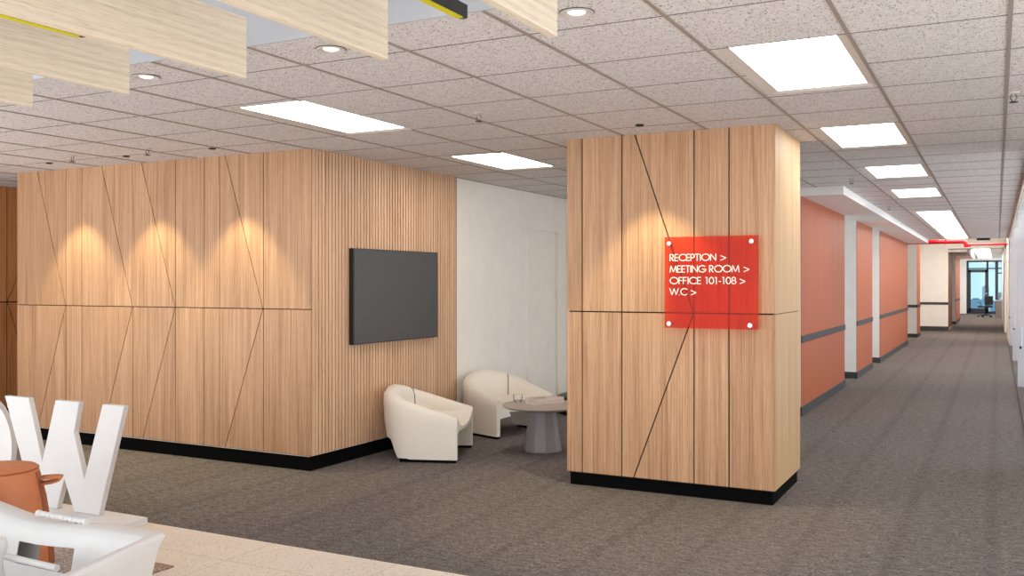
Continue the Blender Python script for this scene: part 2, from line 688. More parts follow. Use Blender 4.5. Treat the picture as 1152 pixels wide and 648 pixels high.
# --- wood column with the sign
CX0, CX1, CY0, CY1 = -2.995, -1.392, 6.71, 7.66
struct(MB().box(CX0 + T, CX1 - T, CY0 + T, CY1 - T, PL - 0.01, H), 'wall_column', M['groove'])
colr = bpy.data.objects['wall_column']
mb = MB()
for poly in clad(CX0, CX1, PL, ZM, H, [-2.867, -2.54, -1.977, -1.719], [-2.867, -2.54, -1.977, -1.719],
                 [(-2.444, -1.980)], [(-2.436, -1.980)], 0.010):
    mb.prism(poly, lambda p: (p[0], CY0, p[1]), lambda p: (p[0], CY0 + T, p[1]))
for poly in clad(CX0, CX1, PL, ZM, H, [-2.4, -1.8], [-2.4, -1.8], [], []):
    mb.prism(poly, lambda p: (p[0], CY1, p[1]), lambda p: (p[0], CY1 - T, p[1]))
mb.build('front_cladding', M['oak'], colr)
mb = MB()
for poly in clad(CY0 + T, CY1 - T, PL, ZM, H, [6.86, 7.50], [6.86, 7.33, 7.50], [], [], 0.005):
    mb.prism(poly, lambda p: (CX1, p[0], p[1]), lambda p: (CX1 - T, p[0], p[1]))
    mb.prism(poly, lambda p: (CX0, p[0], p[1]), lambda p: (CX0 + T, p[0], p[1]))
mb.build('side_cladding', M['pine'], colr)
MB().box(CX0 + 0.02, CX1 - 0.02, CY0 + 0.02, CY1 - 0.02, 0, PL).build('plinth', M['black'], colr)

# --- left block: clad front, slatted side, plain white wall further back
BX0, BX1, BY = -8.885, -5.11, 6.15
SY1 = 8.555
struct(MB().box(BX0 + T, BX1 - 0.001, BY + T, SY1, 0.12, H).box(BX0 + T, BX1 - 0.001, SY1, 11.4, 0.0, H), 'wall_left', M['white'])
blk = bpy.data.objects['wall_left']
mb = MB()
BZ = 0.13
MB().box(BX0 + 0.012, BX1 + 0.029, BY + 0.011, BY + T, BZ - 0.005, H).build('groove_backing', M['groove'], blk)
for poly in clad(BX0, BX1 + 0.03, BZ, ZM, H,
                 [-8.14, -7.91, -7.2, -6.645, -6.29, -6.106, -5.6], [-8.14, -7.91, -6.645, -6.29, -6.106, -5.6],
                 [(-8.56, -8.145), (-7.62, -7.205), (-7.07, -6.65), (-6.04, -5.605)],
                 [(-8.575, -8.145), (-7.63, -7.205), (-7.09, -6.65), (-6.04, -5.605)], 0.008):
    mb.prism(poly, lambda p: (p[0], BY, p[1]), lambda p: (p[0], BY + T - 0.003, p[1]))
mb.build('front_cladding', M['oak'], blk)
mb = MB()
SY1 = 8.555
pitch = 0.0452
y = BY + 0.06
MB().box(BX1 - 0.005, BX1 + 0.006, BY + T, SY1, BZ, H).build('slat_backing', M['slat_gap'], blk)
mb.box(BX1, BX1 + 0.03, BY + T, BY + 0.052, BZ, H)
while y + pitch < SY1 + 0.005:
    mb.box(BX1, BX1 + 0.028, y, y + pitch - 0.012, BZ, H)
    y += pitch
mb.build('slat_cladding', M['oak_light'], blk)
mb = MB().box(BX0 + 0.02, BX1 + 0.002, BY + 0.025, SY1, 0, 0.12)
mb.build('plinth', M['black'], blk)
# end face of the slat run and door frame in the white wall
d = MB()
d.box(BX1, BX1 + 0.025, 10.22, 10.28, 0.0, 2.23)
d.box(BX1, BX1 + 0.04, 11.08, 11.14, 0.0, 2.23)
d.box(BX1, BX1 + 0.04, 10.22, 11.14, 2.231, 2.285)
dr = struct(d, 'door_1', M['white'])
MB().box(BX1, BX1 + 0.008, 10.30, 11.06, 0.01, 2.20).build('leaf', M['white'], dr, bevel=0.003)

# --- brown wood wall at far left, closing wall behind the seating nook
struct(MB().box(-10.45, -10.265, 3.6, 16, 0, H), 'wall_far_left', M['groove'])
fl = bpy.data.objects['wall_far_left']
mb = MB()
ed = [5.6, 6.967, 8.3, 9.6]
zz = lambda p: (-10.25, p[0], p[1])
zz2 = lambda p: (-10.264, p[0], p[1])
for poly in clad(3.6, 11.0, 0.12, ZM, H, ed, ed, [(7.39, 6.97)], [(7.6, 6.97)], 0.014):
    mb.prism(poly, zz, zz2)
mb.build('cladding', M['oak_dark'], fl)
MB().box(-10.265, -10.255, 3.6, 16, 0, 0.115).build('plinth', M['black'], fl)
struct(MB().box(-10.45, -8.87, 15.8, 16.0, 0, H), 'wall_passage_end', M['oak_dark'])
struct(MB().box(-5.2, -3.201, 11.4, 11.6, 0, H), 'wall_nook', M['white'])

# ------------------------------------------------------------------ corridor
WX = -2.06
def corridor_wall(n, y0, y1, x=WX, x_in=-3.2, zt=H):
    o = struct(MB().box(x_in, x - 0.006, y0, y1, 0, zt), 'wall_corridor_%s' % n, M['neutral'])
    MB().box(x - 0.006, x, y0 + 0.004, y1 - 0.004, 0.10, zt).build('terracotta_panel', M['orange'], o)
    MB().box(x - 0.004, x + 0.012, y0, y1, 0.867, 0.948).build('rail_band', M['grey'], o, bevel=0.003)
    b = MB().box(x - 0.01, x + 0.012, y0 - 0.012, y1, 0, 0.107)
    b.box(x_in, x, y0 - 0.012, y0, 0, 0.107)
    b.build('skirting', M['grey'], o, bevel=0.003)
    return o
corridor_wall('first', 11.4, 14.95)
corridor_wall('second', 16.32, 18.5)
corridor_wall('third', 19.72, 26.2)
w4 = corridor_wall('fourth', 29.45, 30.6)
struct(MB().box(-3.35, -3.2, 11.4, 34, 0, H + 0.6), 'wall_recess_back', M['white'])
# grey rail band across the recess end wall
MB().box(-3.0, WX - 0.002, 29.436, 29.45, 0.867, 0.948).build('rail_band', M['grey'], w4)
# long soffit along the left side
struct(MB().box(-3.2, -1.58, 11.36, 26.3, 2.603, H + 0.02), 'trim_3', M['neutral'])
# cream cross wall, its beam across the corridor and the second stretch
cw = struct(MB().box(-3.3, -1.43, 33.8, 36.6, 0, 3.3), 'wall_cross', M['cream'])
MB().box(-3.3, -1.43, 33.786, 33.80, 0.867, 0.948).build('rail_band', M['grey'], cw)
MB().box(-3.3, -1.42, 33.786, 33.80, 0, 0.15).build('skirting', M['grey'], cw)
MB().box(-1.43, -1.424, 33.8, 36.6, 0.1, 2.6).build('terracotta_panel', M['orange'], cw)
struct(MB().box(-1.43, 6, 33.8, 33.95, 2.707, 3.3), 'wall_header', M['cream'])
w5 = corridor_wall('fifth', 39.55, 44.3, -1.42, -3.3, 2.86)
struct(MB().box(-3.45, -3.3, 33.8, 54, 0, 2.95), 'wall_far_recess', M['white'])
struct(MB().box(-3.3, -0.87, 34.0, 44.3, 2.60, 2.86), 'trim_4', M['neutral'])
struct(MB().box(-3.3, -1.42, 53.6, 54.1, 0, 2.86), 'wall_end_left', M['white'])
struct(MB().box(-1.42, 6, 53.9, 54.1, 2.74, 2.90), 'wall_end_head', M['white'])
# right pier at the crossing
struct(MB().box(0.20, 0.34, 33.8, 48.0, 0, 2.86), 'wall_right_far', M['cream'])
pr = struct(MB().box(0.26, 0.45, 26.85, 33.8, 0, 3.3), 'wall_right_crossing', M['cream'])

# right side: glazed offices with white dividing walls between them
for i, yd in enumerate((16.17, 21.58, 26.80)):
    struct(MB().box(0.275, 5.5, yd, yd + 0.12, 0, H), 'wall_office_%d' % (i + 1), M['partition'])
struct(MB().box(0.25, 3.0, 8.88, 8.999, 0, H), 'wall_office_front', M['neutral'])
gz = MB().box(0.262, 0.278, 9.0, 26.8, 0, 0.02)
wd = struct(gz, 'window_1', M['blackplastic'])
MB().box(0.25, 0.29, 9.0, 26.8, H - 0.05, H).build('head_track', M['white'], wd)
MB().box(0.266, 0.274, 9.0, 26.8, 0.02, H - 0.05).build('pane', M['clear'], wd)
for yy in (12.8, 17.95, 23.95):
    MB().box(0.236, 0.266, yy - 0.02, yy + 0.10, 0.785, 0.815).build('lever', M['blackplastic'], wd, bevel=0.003)
    MB().box(0.258, 0.266, yy - 0.02, yy + 0.02, 0.785, 1.05).build('handle_plate', M['steel'], wd, bevel=0.002)

struct(MB().box(3.0, 3.1, 6.2, 9.0, 0, 3.2).box(3.0, 3.1, -1.2, 2.6, 0, 3.2), 'wall_right_unseen', M['white'])  # unseen wall added to cut side light; its gap lets some in

# end glazing
wf = MB()
XL, XR, YW = -1.42, 5.9, 54.0
wf.box(XL, XR, YW, YW + 0.1, 2.66, 2.74)
wf.box(XL, XR, YW, YW + 0.1, 2.30, 2.36)
wf.box(XL, XL + 0.1, YW, YW + 0.1, 0.0, 2.74)
wf.box(-0.50, -0.40, YW, YW + 0.1, 0, 2.74)
wf.box(-0.10, 0.04, YW - 0.03, YW + 0.1, 0, 2.74)
wf.box(1.1, 1.2, YW, YW + 0.1, 0, 2.74)
wf.box(XL, XR, YW, YW + 0.1, 0.0, 0.12)
wf.box(0.04, 1.1, YW, YW + 0.1, 2.06, 2.12)
w2 = struct(wf, 'window_2', M['frame_dark'])
MB().box(XL, XR, YW + 0.045, YW + 0.055, 0.1, 2.7).build('pane', M['pane'], w2)
df = MB()
df.box(-1.33, -1.22, YW - 0.03, YW + 0.05, 0.1, 2.28)
df.box(-0.56, -0.44, YW - 0.03, YW + 0.05, 0.1, 2.28)
df.box(-1.33, -0.44, YW - 0.03, YW + 0.05, 2.13, 2.28)
df.box(-1.33, -0.44, YW - 0.03, YW + 0.05, 0.1, 0.27)
d2 = struct(df, 'door_2', M['frame_dark'])
MB().box(-0.56, -0.46, YW - 0.09, YW - 0.03, 1.02, 1.06).build('handle', M['steel'], d2)

# ------------------------------------------------------------------ ceiling lights
def ceiling_light(x0, x1, y0, y1, label):
    cx, cy = (x0 + x1) / 2, (y0 + y1) / 2
    t = thing('ceiling_light', label, 'ceiling light', (cx, cy, H), 0, 'ceiling light panels')
    a, b = (x1 - x0) / 2, (y1 - y0) / 2
    A, Bn, Bf = a + FR, b + 0.02, b + 0.03
    fm = MB()
    # pressed tray: sloping margin from the ceiling plane up to the diffuser
    o = [(-A, -Bn, 0), (A, -Bn, 0), (A, Bf, 0), (-A, Bf, 0)]
    i = [(-a, -b, 0.012), (a, -b, 0.012), (a, b, 0.012), (-a, b, 0.012)]
    top = [(x, yy, 0.07) for x, yy, _ in o]
    fm.add(o + i + top, [(0, 1, 5, 4), (1, 2, 6, 5), (2, 3, 7, 6), (3, 0, 4, 7),
                         (0, 8, 9, 1), (1, 9, 10, 2), (2, 10, 11, 3), (3, 11, 8, 0), (8, 11, 10, 9)])
    fm.build('frame', M['fixture'], t)
    MB().box(-a, a, -b, b, 0.012, 0.022).build('diffuser', M['panel'], t)
    return t
for L in lights:
    ceiling_light(*L)
t = thing('ceiling_light', 'small light panel in the far low ceiling beyond the red pipe', 'ceiling light', (-0.53, 44.0, 2.86), 0, 'ceiling light panels')
MB().box(-0.31, 0.31, -6.3, 8.2, -0.02, 0.0).build('frame', M['fixture'], t)
MB().box(-0.28, 0.28, -5.2, 8.1, -0.03, -0.02).build('diffuser', M['panel'], t)

t = thing('ceiling_light', 'unseen light panel added in the raised ceiling to brighten the far crossing', 'ceiling light', (-0.8, 30.6, 3.30), 0, 'ceiling light panels')  # added out of view to brighten the cream cross wall
MB().box(-0.75, 0.75, -1.65, 1.65, -0.02, 0.0).build('frame', M['fixture'], t)
MB().box(-0.7, 0.7, -1.6, 1.6, -0.03, -0.02).build('diffuser', M['panel'], t)

# recessed downlights along the near edge of the tiles
def downlight(x, y, label, dark=False):
    t = thing('downlight', label, 'downlight', (x, y, H), 0, 'recessed downlights')
    MB().lathe([(0.070, 0.004), (0.072, -0.005), (0.066, -0.009), (0.054, -0.007), (0.040, 0.004)], 28, close=False).build('trim_ring', M['fixture'], t, smooth=True)
    MB().lathe([(0.0745, 0.003), (0.0745, -0.003), (0.071, -0.003), (0.071, 0.003)], 28, close=False).build('gasket', M['grey'], t, smooth=True)
    MB().lathe([(0.040, 0.001), (0.028, -0.006), (0.001, -0.008)], 24, close=True).build('lens', M['lens'], t, smooth=True)
    return t
downlight(-1.55, 3.57, 'white round downlight right of the rightmost hanging board')
downlight(-2.84, 3.585, 'white round downlight below the bottom edge of the second board from the right')
downlight(-4.11, 3.60, 'white round downlight seen beside the end of the second board from the left')

def spotlight(x, y, label, power=SPOT_W, ang=74):
    t = thing('spotlight', label, 'spotlight', (x, y, H), 0, 'wall washing spotlights')
    MB().lathe([(0.03, 0.004), (0.032, -0.004), (0.028, -0.009), (0.018, -0.005)], 24, close=True).build('trim_ring', M['blackplastic'], t, smooth=True)
    ld = bpy.data.lights.new('lamp', 'SPOT')
    ld.energy = power
    ld.color = (1.0, 0.89, 0.54)
    ld.spot_size = math.radians(ang)
    ld.spot_blend = 0.42
    ld.shadow_soft_size = 0.02
    lo = bpy.data.objects.new('lamp', ld)
    C.objects.link(lo)
    lo.parent = t
    lo.location = (0, 0, -0.02)
    return t
spotlight(-7.87, BY - 0.38, 'small black recessed spotlight over the left end of the wood wall')
spotlight(-6.84, BY - 0.38, 'small black recessed spotlight over the middle of the wood wall')
spotlight(-5.81, BY - 0.38, 'small black recessed spotlight near the wood wall corner')
spotlight(-2.255, CY0 - 0.40, 'small black recessed spotlight in front of the wood column')

def sprinkler(x, y, label, z=H):
    t = thing('sprinkler', label, 'sprinkler', (x, y, z), 0, 'ceiling sprinkler heads')
    MB().lathe([(0.035, 0.002), (0.035, -0.006), (0.012, -0.012)], 16).build('cover', M['fixture'], t)
    b = MB()
    for s in (-1, 1):
        b.tube([(s * 0.008, 0, -0.01), (s * 0.018, 0, -0.03), (s * 0.004, 0, -0.055)], 0.003, 6)
    b.build('yoke', M['grey'], t)
    MB().lathe([(0.024, -0.055), (0.024, -0.059)], 14).build('deflector', M['grey'], t)
    return t
sprinkler(-7.22, 5.52, 'sprinkler head on the ceiling at the left end of the wood wall')
sprinkler(-6.29, 5.52, 'sprinkler head on the ceiling over the middle of the wood wall')
sprinkler(-3.04, 5.38, 'sprinkler head between the two left ceiling light panels and the column')
sprinkler(0.085, 6.26, 'sprinkler head at the right edge of the ceiling')
sprinkler(-1.39, 10.6, 'sprinkler head on the ceiling in front of the white soffit corner')
sprinkler(-1.40, 14.6, 'sprinkler head on the ceiling halfway along the white soffit')

# ------------------------------------------------------------------ hanging boards and linear pendants
bl = ['rightmost of the hanging ash boards, brightest face', 'second hanging ash board from the right',
      'middle hanging ash board, third from the right', 'fourth hanging ash board from the right',
      'leftmost hanging ash board, mostly hidden behind its neighbour']
for x, t_ in zip((-1.377, -2.10, -2.825, -3.535, -4.215), bl):
    t = thing('hanging_board', t_, 'ceiling baffle', (x, 1.0, 2.445), 0, 'boards hung from the raised ceiling')
    MB().box(-0.032, 0, -5.0, 2.0, 0, 0.255).build('board', M['ash'], t)
    for yy in (-4, -0.8):
        MB().tube([(-0.016, yy, 0.255), (-0.016, yy, 0.755)], 0.002, 6).build('hanger', M['steel'], t)
for x, ye, ze, t_ in ((-1.755, 1.995, 2.555, 'black and yellow linear pendant hanging between the two rightmost boards'),
                      (-3.20, 1.50, 2.5455, 'black and yellow linear pendant peeping below the middle board')):
    t = thing('linear_pendant', t_, 'pendant light', (x, 1.0, ze), 0, 'linear pendants between the boards')
    MB().box(-0.016, 0.016, -4.0, ye, 0.0, 0.05).build('housing', M['blackplastic'], t, bevel=0.002)
    MB().box(-0.014, 0.012, -4.0, ye - 0.03, -0.005, 0.0).build('lens', M['yellow'], t)
    for yy in (-3.0, ye - 0.09):
        MB().tube([(0, yy, 0.05), (0, yy, 3.2 - ze)], 0.002, 6).build('cable', M['blackplastic'], t)

# ------------------------------------------------------------------ wall display
t = thing('wall_display', 'dark grey flat screen mounted on the slatted wood wall', 'screen', (BX1 + 0.028, 7.366, 1.457))
MB().box(0, 0.048, -0.70, 0.70, -0.427, 0.427).build('housing', M['blackplastic'], t, bevel=0.003)
MB().box(0.048, 0.051, -0.690, 0.692, -0.418, 0.420).build('screen', M['screen'], t)

# ------------------------------------------------------------------ red sign
SY = CY0 - 0.05
t = thing('sign', 'translucent red directory sign on the wood column', 'sign', (-1.84, CY0, 1.58))
MB().box(-0.343, 0.343, SY - CY0 - 0.006, SY - CY0, -0.334, 0.334).build('panel', M['sign'], t)
for dx, dz in ((-0.307, 0.288), (0.297, 0.292), (0.287, -0.304), (-0.307, -0.303)):
    R = Matrix.Translation((dx, SY - CY0, dz)) @ Matrix.Rotation(PI / 2, 4, 'X')
    s_ = MB().lathe([(0.0, -0.047), (0.010, -0.047), (0.010, 0.006), (0.019, 0.006), (0.019, 0.014), (0.016, 0.018), (0.0, 0.018)], 18, R, close=False)
    s_.build('standoff', M['steel'], t, smooth=True)

def arc(cx, cy, rx, ry, a0, a1, n=16):
    return [(cx + rx * math.cos(math.radians(a0 + (a1 - a0) * i / n)), cy + ry * math.sin(math.radians(a0 + (a1 - a0) * i / n))) for i in range(n + 1)]
GL = {  # geometric sans, cap height 1: (advance, strokes)
    'R': (0.62, [[(0.06, 0), (0.06, 1)], [(0.06, 0.95)] + arc(0.24, 0.71, 0.24, 0.24, 90, -90) + [(0.06, 0.47)], [(0.2, 0.47), (0.52, 0)]]),
    'E': (0.54, [[(0.06, 0), (0.06, 1)], [(0.06, 0.95), (0.46, 0.95)], [(0.06, 0.5), (0.45, 0.5)], [(0.06, 0.05), (0.46, 0.05)]]),
    'C': (0.92, [arc(0.52, 0.5, 0.47, 0.45, 42, 318, 24)]),
    'P': (0.58, [[(0.06, 0), (0.06, 1)], [(0.06, 0.95)] + arc(0.26, 0.70, 0.24, 0.25, 90, -90) + [(0.06, 0.45)]]),
    'T': (0.52, [[(0.26, 0), (0.26, 1)], [(0.02, 0.95), (0.50, 0.95)]]),
    'I': (0.24, [[(0.12, 0), (0.12, 1)]]),
    'O': (1.06, [arc(0.53, 0.5, 0.47, 0.45, 0, 360, 32)]),
    'N': (0.80, [[(0.08, 0), (0.08, 1)], [(0.08, 0.95), (0.72, 0.05)], [(0.72, 0), (0.72, 1)]]),
    'M': (0.98, [[(0.06, 0), (0.17, 0.98)], [(0.17, 0.95), (0.49, 0.08)], [(0.49, 0.08), (0.81, 0.95)], [(0.81, 0.98), (0.92, 0)]]),
    'G': (1.02, [arc(0.53, 0.5, 0.47, 0.45, 42, 352, 26), [(0.52, 0.46), (1.0, 0.46)]]),
    'F': (0.50, [[(0.06, 0), (0.06, 1)], [(0.06, 0.95), (0.44, 0.95)], [(0.06, 0.5), (0.43, 0.5)]]),
    'W': (1.16, [[(0.02, 1), (0.31, 0.04)], [(0.31, 0.04), (0.58, 0.96)], [(0.58, 0.96), (0.85, 0.04)], [(0.85, 0.04), (1.14, 1)]]),
    '.': (0.24, [[(0.12, 0.0), (0.12, 0.12)]]),
    '1': (0.46, [[(0.08, 0.93), (0.26, 0.93)], [(0.26, 0), (0.26, 1)]]),
    '0': (0.62, [arc(0.31, 0.5, 0.25, 0.45, 0, 360, 28)]),
    '8': (0.60, [arc(0.30, 0.73, 0.19, 0.22, 0, 360, 22), arc(0.30, 0.27, 0.24, 0.22, 0, 360, 22)]),
    '-': (0.38, [[(0.06, 0.38), (0.32, 0.38)]]),
    '>': (0.72, [[(0.06, 0.70), (0.64, 0.38)], [(0.64, 0.38), (0.06, 0.06)]]),
    ' ': (0.36, []),
}
def ribbon(mb, pts, wd, fn, dep):
    """stroke of constant width as a solid bar"""
    n = len(pts)
    Ls, Rs = [], []
    closed = math.dist(pts[0], pts[-1]) < 1e-6
    for i in range(n):
        a = pts[i - 1] if i > 0 else (pts[-2] if closed else pts[0])
        b = pts[i + 1] if i < n - 1 else (pts[1] if closed else pts[-1])
        dx, dy = b[0] - a[0], b[1] - a[1]
        L = math.hypot(dx, dy) or 1
        nx, ny = -dy / L * wd / 2, dx / L * wd / 2
        Ls.append((pts[i][0] + nx, pts[i][1] + ny))
        Rs.append((pts[i][0] - nx, pts[i][1] - ny))
    for i in range(n - 1):
        mb.prism([Ls[i], Ls[i + 1], Rs[i + 1], Rs[i]], lambda p: fn(p, 0), lambda p: fn(p, dep))
def text_row(s, x0, x1, zb, cap, parent):
    adv = sum(GL[c][0] for c in s)
    kx = (x1 - x0) / adv
    mb = MB()
    x = x0
    for c in s:
        if c == ' ':
            mb.build('lettering', M['lettering'], parent)
            mb = MB()
        ad, st = GL[c]
        for pl in st:
            ribbon(mb, [(x + p[0] * kx, zb + p[1] * cap) for p in pl], 0.0062, lambda p, dd: (p[0], SY - CY0 - 0.0065 - dd, p[1]), 0.003)
        x += ad * kx
    mb.build('lettering', M['lettering'], parent)
CAP = 0.052
for s, a, b, zb in (('RECEPTION', -0.304, 0.046, 0.157), ('>', 0.071, 0.122, 0.157),
                    ('MEETING ROOM', -0.304, 0.212, 0.073), ('>', 0.236, 0.287, 0.073),
                    ('OFFICE 101-108', -0.304, 0.190, -0.012), ('>', 0.209, 0.258, -0.012),
                    ('W.C', -0.304, -0.168, -0.094), ('>', -0.148, -0.098, -0.094)):
    text_row(s, a, b, zb, CAP, t)

# ------------------------------------------------------------------ armchairs
def sstep(a, b, x):
    q = min(1, max(0, (x - a) / (b - a)))
    return q * q * (3 - 2 * q)

def make_armchair(label, loc, rz):
    t = thing('armchair', label, 'armchair', loc, rz, 'cream tub armchairs')
    XF, XB, WY = 0.36, -0.35, 0.41
    path = []
    XS = 0.02
    for i in range(9):
        path.append((XF + (XS - XF) * i / 8, -WY))
    for i in range(1, 32):
        a = -PI / 2 - PI * i / 32
        # squarish half ellipse
        ca, sa = math.cos(a), math.sin(a)
        e = 0.80
        px = XS + (XS - XB) * math.copysign(abs(ca) ** e, ca)
        py = WY * math.copysign(abs(sa) ** e, sa)
        path.append((px, py))
    for i in range(9):
        path.append((XS + (XF - XS) * i / 8, WY))
    n = len(path)
    rows = []
    cum = [0.0]
    seampts = []
    for i in range(1, n):
        cum.append(cum[-1] + math.dist(path[i - 1], path[i]))
    for i, (px, py) in enumerate(path):
        a = path[max(i - 1, 0)]
        b = path[min(i + 1, n - 1)]
        dx, dy = b[0] - a[0], b[1] - a[1]
        L = math.hypot(dx, dy)
        nx, ny = -dy / L, dx / L
        ix, iy = (nx, ny) if (nx * (0.05 - px) + ny * (0 - py)) > 0 else (-nx, -ny)
        s = 1 - abs(2 * cum[i] / cum[-1] - 1)     # 0 at the arm fronts, 1 mid back
        h = 0.392 + 0.268 * (1 - (1 - s) ** 1.12) - 0.02 * sstep(0.75, 1.0, s)
        zb = 0.025 + 0.165 * sstep(-0.17, -0.27, px)
        th = 0.05 + 0.09 * s ** 0.7
        out = 0.035 * s                      # the back leans and bulges outwards
        prof = [(0.0, zb), (-out * 0.7, zb + (h - zb) * 0.35), (-out, zb + (h - zb) * 0.7), (-out * 0.9, h - 0.05),
                (-out * 0.6 + 0.012, h - 0.018), (th * 0.35, h), (th * 0.65, h - 0.004), (th * 0.92, h - 0.025),
                (th + 0.012 * s, h - 0.07), (th + 0.03 * s, max(0.30, h - 0.2)), (th + 0.03 * s, 0.27), (th * 0.95, max(zb, 0.15)), (th * 0.9, zb)]
        seampts.append((px, py, ix, iy, s, prof[6:11]))
        rows.append([(px + ix * o_, py + iy * o_, z) for o_, z in prof])
    mb = MB()
    mb.grid(rows, closed_v=True)
    nv = len(rows[0])
    mb.f.append(list(range(nv)))
    mb.f.append([(n - 1) * nv + j for j in range(nv)])
    mb.build('shell', M['chair'], t, smooth=True, angle=55)
    # seat slung between the arms
    rows = []
    top = []
    bot = []
    NX, NY = 14, 18
    for i in range(NX + 1):
        q = i / NX
        x = -0.25 + (XF + 0.005 - -0.25) * q
        if x > XS:
            wy = WY - 0.03
        else:
            wy = (WY - 0.05) * max(0.05, 1 - ((XS - x) / (XS - XB - 0.05)) ** 2.2) ** 0.5
        tr, br = [], []
        lip = sstep(0.86, 1.0, q)
        for j in range(NY + 1):
            v = -1 + 2 * j / NY
            z = 0.295 + 0.085 * abs(v) ** 3 + 0.01 * q - 0.02 * lip * (1 - abs(v) ** 4) + 0.05 * (1 - q) ** 3
            tr.append((x, v * wy, z))
            br.append((x, v * wy, 0.225 + 0.03 * q + 0.03 * abs(v) ** 2 - 0.03 * abs(v) ** 8))
        rows.append(tr + br[::-1])
    mb = MB()
    mb.grid(rows, closed_v=True)
    nv = len(rows[0])
    mb.f.append(list(range(nv)))
    mb.f.append([NX * nv + j for j in range(nv)])
    mb.build('seat', M['chair'], t, smooth=True, angle=60)
    for sgn in (-1, 1):
        ft = MB().box(-0.155, XF - 0.01, min(sgn * (WY - 0.006), sgn * (WY - 0.046)), max(sgn * (WY - 0.006), sgn * (WY - 0.046)), 0, 0.03)
        ft.build('foot', M['black'], t)
    # stitched seam down the inside of the back, on the left arm's side
    q = min(seampts[n // 2:], key=lambda p: abs(p[4] - 0.66))
    pts = [(q[0] + q[2] * (o_ + 0.001), q[1] + q[3] * (o_ + 0.001), z) for o_, z in q[5]]
    MB().tube(pts, 0.0045, 6).build('seam', M['seam'], t)
    return t
make_armchair('cream tub armchair nearer the viewer, beneath the wall screen', (-4.67, 7.29, 0), math.radians(20))
make_armchair('cream tub armchair by the white wall, partly behind the round table', (-4.67, 8.79, 0), math.radians(-20))

# ------------------------------------------------------------------ round table and what is on it
TX, TY = -3.785, 7.917
t = thing('coffee_table', 'round taupe coffee table on a tapered grey pedestal beside the column', 'table', (TX, TY, 0))
MB().lathe([(0.0, 0.405), (0.30, 0.405), (0.355, 0.412), (0.378, 0.425), (0.38, 0.434), (0.372, 0.44), (0.0, 0.44)], 64, close=False).build('tabletop', M['tabletop'], t, smooth=True)
MB().lathe([(0.0, 0.0), (0.172, 0.0), (0.180, 0.012), (0.178, 0.03), (0.130, 0.36), (0.128, 0.405), (0.0, 0.405)], 10, Matrix.Rotation(0.3, 4, 'Z'), close=False).build('pedestal', M['table'], t, bevel=0.012, seg=3)

def at(px, py, z):
    """floor-plan spot seen at a photograph position and height"""
    a = math.radians(27.43)
    X = (px - 576.0) / F
    Zr = (318.5 - py) / F
    dx = -math.sin(a) + math.cos(a) * X
    dy = math.cos(a) + math.sin(a) * X
    s = (z - HC) / Zr
    return (dx * s, dy * s)
bx, by = -3.80, 7.99
t = thing('tray', 'pale wooden compartment tray holding two books on the round table', 'tray', (bx, by, 0.44), math.radians(62))
b_ = MB()
A_, B_, TH, HT = 0.165, 0.088, 0.010, 0.056
b_.box(-A_, A_, -B_, B_, 0, 0.01)
b_.box(-A_, A_, -B_, -B_ + TH, 0.01, HT)
b_.box(-A_, A_, B_ - TH, B_, 0.01, HT)
b_.box(-A_, -A_ + TH, -B_ + TH, B_ - TH, 0.01, HT)
b_.box(A_ - TH, A_, -B_ + TH, B_ - TH, 0.01, HT)
b_.build('box', M['traywood'], t, bevel=0.002)
MB().box(-0.006, 0.006, -B_ + TH, B_ - TH, 0.01, HT + 0.004).build('divider', M['traywood'], t)
for s, t_ in ((-1, 'small pale book lying in the nearer half of the tray'), (1, 'small pale book lying in the farther half of the tray')):
    bk = thing('book', t_, 'book', (bx + s * 0.080 * math.cos(math.radians(62)), by + s * 0.080 * math.sin(math.radians(62)), 0.4505), math.radians(62), 'books in the tray')
    MB().box(-0.060, 0.060, -0.068, 0.068, 0.004, 0.034).build('pages', M['letters'], bk)
    cv = MB().box(-0.062, 0.062, -0.070, 0.070, 0.034, 0.038)
    cv.box(-0.062, 0.062, -0.070, 0.070, 0, 0.004)
    cv.box(-0.064, -0.062, -0.070, 0.070, 0, 0.038)
    cv.build('cover', M['traywood'] if s > 0 else M['tabletop'], bk)
def mat_glass():
    t_ = NT('clear_glass')
    t_.b.inputs['Transmission Weight'].default_value = 1.0
    t_.b.inputs['Roughness'].default_value = 0.02
    t_.b.inputs['IOR'].default_value = 1.45
    t_.b.inputs['Base Color'].default_value = (0.95, 0.97, 0.98, 1)
    return t_.m
M['glass'] = mat_glass()
gx, gy = at(582.5, 452.5, 0.44)
o = MB().lathe([(0.0, 0.0), (0.030, 0.0), (0.042, 0.02), (0.046, 0.06), (0.042, 0.075), (0.039, 0.075), (0.042, 0.058), (0.038, 0.022), (0.028, 0.008), (0.0, 0.008)], 12, close=False).build('glass_bowl', M['glass'])
o.location = (gx, gy, 0.44)
tag(o, 'small clear faceted glass bowl left of the tray on the round table', 'bowl')

o = MB().lathe([(0.0, 0.0), (0.30, 0.0), (0.33, 0.03), (0.34, 0.16), (0.32, 0.21), (0.25, 0.235), (0.0, 0.24)], 40, close=False).build('ottoman', M['blackplastic'], smooth=True)
o.location = (-4.47, 10.50, 0)
tag(o, 'low round black ottoman behind the round table, mostly hidden by the column', 'ottoman')

